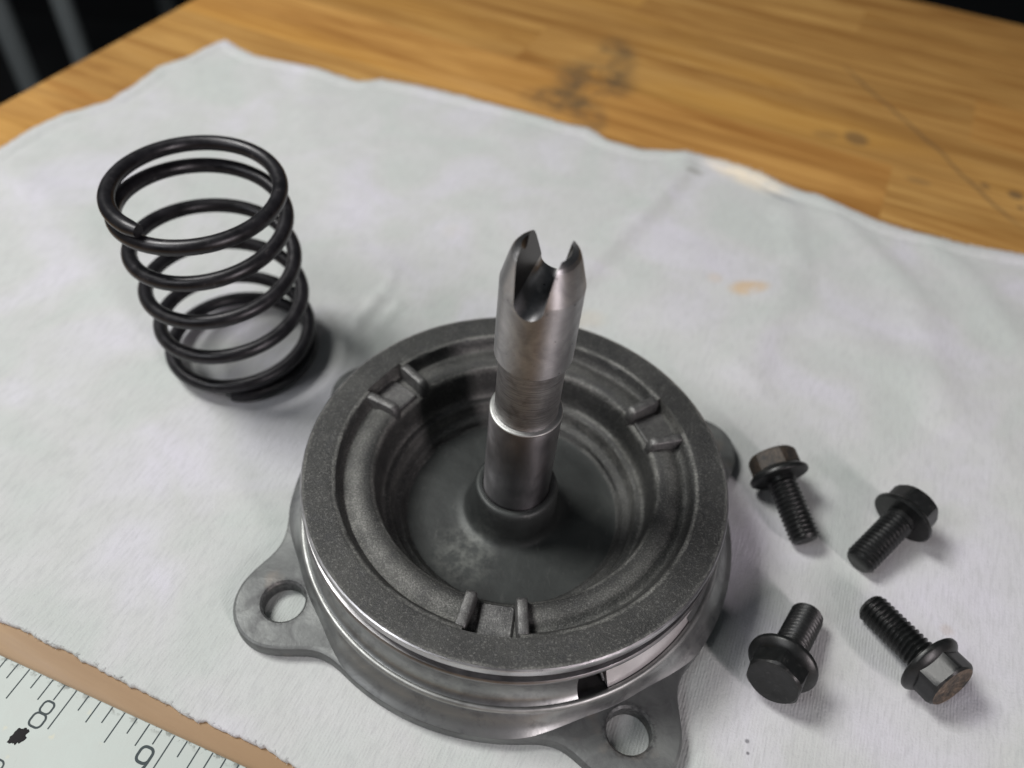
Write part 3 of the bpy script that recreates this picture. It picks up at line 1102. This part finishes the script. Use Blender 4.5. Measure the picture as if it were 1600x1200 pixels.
def boolean_cut(V, F, cutters):
    me = bpy.data.meshes.new("tmp")
    me.from_pydata([tuple(c for c in v) for v in V], [], F)
    tidy(me, False)
    o = bpy.data.objects.new("tmp", me)
    COL.objects.link(o)
    kill = [o]
    for (cv, cf) in cutters:
        cm = bpy.data.meshes.new("cut")
        cm.from_pydata(cv, [], cf)
        tidy(cm, False)
        co = bpy.data.objects.new("cut", cm)
        COL.objects.link(co)
        kill.append(co)
        m = o.modifiers.new("b", 'BOOLEAN')
        m.operation = 'DIFFERENCE'
        m.solver = 'EXACT'
        m.object = co
    dg = bpy.context.evaluated_depsgraph_get()
    res = bpy.data.meshes.new_from_object(o.evaluated_get(dg))
    vs = [tuple(v.co) for v in res.vertices]
    fs = [tuple(p.vertices) for p in res.polygons]
    for k in kill:
        bpy.data.objects.remove(k)
    return vs, fs


SEG = 128
up = [(0.0, 63.0), (7.1, 63.0), (7.12, 64.2), (7.9, 64.3), (8.15, 64.6), (8.17, 66), (8.2, 75), (8.2, 83.5), (6.85, 88.9), (6.4, 90.2), (5.9, 90.9), (5.2, 91.3), (4.2, 91.5), (0.0, 91.5)]
V, F = lathe(up, SEG)
# slot cutter: round-bottomed channel along its local Y, rotated about the shaft
hw, zf = 2.95, 80.2
sect = [(-hw - 2.4, 99), (-hw, zf + hw)] + [(-hw * math.cos(a), zf + hw - hw * math.sin(a)) for a in [math.pi * k / 18 for k in range(1, 18)]] + [(hw, zf + hw), (hw + 1.5, 99)]
ca, sa = math.cos(R(-17)), math.sin(R(-17))
cv = []
for yy in (-14, 14):
    for (x, z) in sect:
        cv.append((x * ca - yy * sa, x * sa + yy * ca, z))
ns_ = len(sect)
cf = [(i, (i + 1) % ns_, ns_ + (i + 1) % ns_, ns_ + i) for i in range(ns_)] + [tuple(range(ns_)), tuple(range(2 * ns_ - 1, ns_ - 1, -1))]
kv, kf = lathe([(0.0, 84.0), (1.8, 85.0), (4.9, 91.9), (6.2, 95.0), (0.0, 95.0)], 64)
V, F = boolean_cut(V, F, [(cv, cf), (kv, kf)])
COL.objects.link(shaft_piv)
shaft_piv.parent = servo
shaft_piv.location = Vector((0.2, 0, 0)) * MM
shaft_piv.rotation_euler = (0, R(0.75), 0)
upz, upr = [q[1] for q in up[1:]], [q[0] for q in up[1:]]
FM = []
for f in F:
    c_ = sum((Vector(V[i]) for i in f), Vector()) / len(f)
    dev = max(np.interp(V[i][2], upz, upr) - math.hypot(V[i][0], V[i][1]) for i in f)
    FM.append(1 if (80 < c_.z < 91.6 and dev > 0.25) else 0)
finish("forked_tip", V, F, M_SHAFT, shaft_piv, angle=11, mats=[M_SHAFT, M_SLOT], fmat=FM)
V, F = lathe([(7.15, 46.3), (7.1, 46.9), (7.05, 47.3), (7.1, 50.0), (7.12, 63.2)], SEG)
finish("turned_neck", V, F, M_NECK, shaft_piv, angle=40)
V, F = lathe([(8.13, 46.0), (8.2, 46.1), (8.2, 46.25), (8.05, 46.45), (7.7, 46.55), (7.0, 46.6)], SEG)
co = finish("snap_ring", V, F, M_BEAD, shaft_piv, angle=40)
V, F = lathe([(8.15, 14.5), (8.15, 46.02)], SEG)
finish("shaft_body", V, F, M_SHAFT_LOW, shaft_piv)

# ------------------------------------------------------------------ coil spring
spring_c = (-85.3, 52.6)
WR = 2.0
RC = 20.3
H1 = 62.6
T_END = 5.93


def spring_z(t_):
    # t_ in turns from the top end, winding clockwise and down, closed first and last turns
    pts = [(0, H1 - WR), (0.5, H1 - WR - 1.0), (0.95, H1 - WR - 3.3), (1.45, H1 - WR - 8.2), (4.5, WR + 9.0), (4.98, WR + 3.5), (5.45, WR + 0.7), (5.93, WR)]
    for (a, b), (c, d) in zip(pts[:-1], pts[1:]):
        if a <= t_ <= c:
            return b + (d - b) * (t_ - a) / (c - a)
    return pts[-1][1]


NS = 720
ts = np.linspace(0, T_END, NS)
zs = np.array([spring_z(t_) for t_ in ts])
for _ in range(60):
    zs[1:-1] = (zs[:-2] + 2 * zs[1:-1] + zs[2:]) / 4
th0 = R(-109)
V, F = [], []
WS = 20
for i, (t_, z) in enumerate(zip(ts, zs)):
    a = th0 - 2 * math.pi * t_
    shear = (z / H1)
    c = Vector(((RC + 0.4 * shear) * math.cos(a) + shear * -1.0, (RC + 0.4 * shear) * math.sin(a) + shear * -1.6, z))
    er = Vector((math.cos(a), math.sin(a), 0))
    taper = 1.0
    if i < 3: taper = 0.8 + 0.07 * i
    if i > NS - 4: taper = 0.8 + 0.07 * (NS - 1 - i)
    for k in range(WS):
        p_ = 2 * math.pi * k / WS
        V.append(tuple(c + er * WR * taper * math.cos(p_) + Vector((0, 0, 1)) * WR * taper * math.sin(p_)))
for i in range(NS - 1):
    for k in range(WS):
        l = (k + 1) % WS
        F.append((i * WS + k, i * WS + l, (i + 1) * WS + l, (i + 1) * WS + k))
F.append(tuple(range(WS)))
F.append(tuple((NS - 1) * WS + k for k in range(WS)))
spring = finish("coil_spring", V, F, M_SPRING, angle=50)
spring.location = (spring_c[0] * MM, spring_c[1] * MM, 0.0)
tag(spring, "black steel coil spring standing upright on the white cloth", "spring")

# ------------------------------------------------------------------ flange bolts
SL = 17.8


def bolt_parts():
    """shared meshes; local axis: head at -X end, tip at +X; origin on the axis under the flange face."""
    meshes = {}
    # threaded shank
    pitch, seg, per = 1.25, 40, 8
    nz = int(SL / pitch * per)
    V, F = [], []
    for i in range(nz + 1):
        x = SL * i / nz
        for k in range(seg):
            a = 2 * math.pi * k / seg
            ph = (x / pitch - k / seg) % 1.0
            tri = abs(ph * 2 - 1)
            dep = 0.62 * max(0.0, min(1.0, (tri - 0.12) / 0.76))
            r_ = 3.95 - dep
            e = (SL - x)
            if e < 1.0: r_ = min(r_, 3.1 + 0.85 * e)
            if x < 1.4: r_ = 3.75
            V.append((x, r_ * math.cos(a), r_ * math.sin(a)))
    for i in range(nz):
        for k in range(seg):
            l = (k + 1) % seg
            F.append((i * seg + k, i * seg + l, (i + 1) * seg + l, (i + 1) * seg + k))
    c_ = len(V)
    V.append((SL - 0.25, 0, 0))
    for k in range(seg):
        F.append((nz * seg + k, nz * seg + (k + 1) % seg, c_))
    meshes['threaded_shank'] = (V, F, 60)
    # flange washer, lathe about X
    pr_ = [(0.0, 3.6), (0.0, 7.65), (-0.25, 7.9), (-0.9, 7.95), (-1.25, 7.75), (-2.0, 6.9), (-2.5, 6.2), (-2.8, 4.5)]
    V, F = [], []
    for i in range(56):
        a = 2 * math.pi * i / 56
        for x, r_ in pr_:
            V.append((x, r_ * math.cos(a), r_ * math.sin(a)))
    k_ = len(pr_)
    for i in range(56):
        j = (i + 1) % 56
        for m in range(k_ - 1):
            F.append((i * k_ + m, j * k_ + m, j * k_ + m + 1, i * k_ + m + 1))
    meshes['flange'] = (V, F, 40)
    # hex head with chamfered corners (intersection of hexagon with a cone)
    V, F = [], []
    af = 5.85
    rings = [(-1.6, 0), (-6.0, 0), (-6.7, 0.35), (-7.15, 0.95)]
    n6 = 48
    for x, ins in rings:
        for i in range(n6):
            a = 2 * math.pi * i / n6
            am = (a + math.pi / 6) % (math.pi / 3) - math.pi / 6
            rh = af / math.cos(am)
            rh = min(rh, 6.62)
            if x < -6.2: rh = min(rh, 6.62 - ins)
            V.append((x, rh * math.cos(a), rh * math.sin(a)))
    for l in range(len(rings) - 1):
        for i in range(n6):
            j = (i + 1) % n6
            F.append((l * n6 + i, l * n6 + j, (l + 1) * n6 + j, (l + 1) * n6 + i))
    meshes['hex_head'] = (V, F, 24)
    # top face, slightly dished
    V, F = [], []
    for x, f_ in ((-7.15, 1.0), (-7.15, 0.8), (-6.9, 0.62), (-6.85, 0.3)):
        for i in range(n6):
            a = 2 * math.pi * i / n6
            am = (a + math.pi / 6) % (math.pi / 3) - math.pi / 6
            rh = min(af / math.cos(am), 6.62 - 0.95) * f_
            V.append((x, rh * math.cos(a), rh * math.sin(a)))
    for l in range(3):
        for i in range(n6):
            j = (i + 1) % n6
            F.append((l * n6 + i, l * n6 + j, (l + 1) * n6 + j, (l + 1) * n6 + i))
    c_ = len(V)
    V.append((-6.85, 0, 0))
    for i in range(n6):
        F.append((3 * n6 + i, 3 * n6 + (i + 1) % n6, c_))
    meshes['head_top'] = (V, F, 40)
    return meshes


BP = bolt_parts()
# head-side and tip-side points on the cloth plan for each bolt (mm)
PLAN = [((69.8, 20.6), (76.4, 0.4), 0.35), ((105.5, 9.4), (90.2, -5.3), 0.1), ((61.3, -40.2), (72.8, -22.9), 0.28), ((99.9, -37.2), (90.4, -19.6), 0.0)]
LB = ["black flange bolt with brownish hex head, nearest the round piston and pointing toward the camera",
      "black flange bolt whose threaded tip points down-left, head resting farthest right at top",
      "black flange bolt with its worn hex head face toward the camera, beside the piston",
      "black flange bolt with rust-brown head top, its long thread pointing up-left"]
MS = [(M_BOLT_RUST, M_BOLT_RUST), (M_BOLT, M_BOLT), (M_BOLT, M_BOLT), (M_BOLT, M_BOLT_TOP)]
cache = {}
tilt = math.asin((7.95 - 3.95) / SL)
for (hp, tp, roll), lab, (mh, mt) in zip(PLAN, LB, MS):
    az = math.atan2(tp[1] - hp[1], tp[0] - hp[0])
    mid = ((hp[0] + tp[0]) / 2, (hp[1] + tp[1]) / 2)
    # the bolt spans from x=-7.15 to SL, its middle is at +5.3
    ox, oy = mid[0] - 5.3 * math.cos(az), mid[1] - 5.3 * math.sin(az)
    b = empty("flange_bolt", (ox, oy, 7.95 * math.cos(tilt) + 0.0), lab, "bolt", "flange bolts scattered on the cloth")
    b.rotation_euler = (Matrix.Rotation(az, 3, 'Z') @ Matrix.Rotation(tilt, 3, 'Y') @ Matrix.Rotation(roll * math.pi, 3, 'X')).to_euler()
    for nm, mm_ in (('hex_head', mh), ('flange', M_BOLT), ('threaded_shank', M_BOLT), ('head_top', mt)):
        V, F, an_ = BP[nm]
        key = (nm, mm_.name)
        if key not in cache:
            o = finish(nm, V, F, mm_, b, angle=an_)
            cache[key] = o
        else:
            o = cache[key].copy()
            COL.objects.link(o)
            o.parent = b
        if mm_ is M_BOLT_TOP: o['label'] = "rust-brown crusted top of the bolt head"
        if mm_ is M_BOLT_RUST and nm == 'hex_head': o['label'] = "brown-tinged hex head"
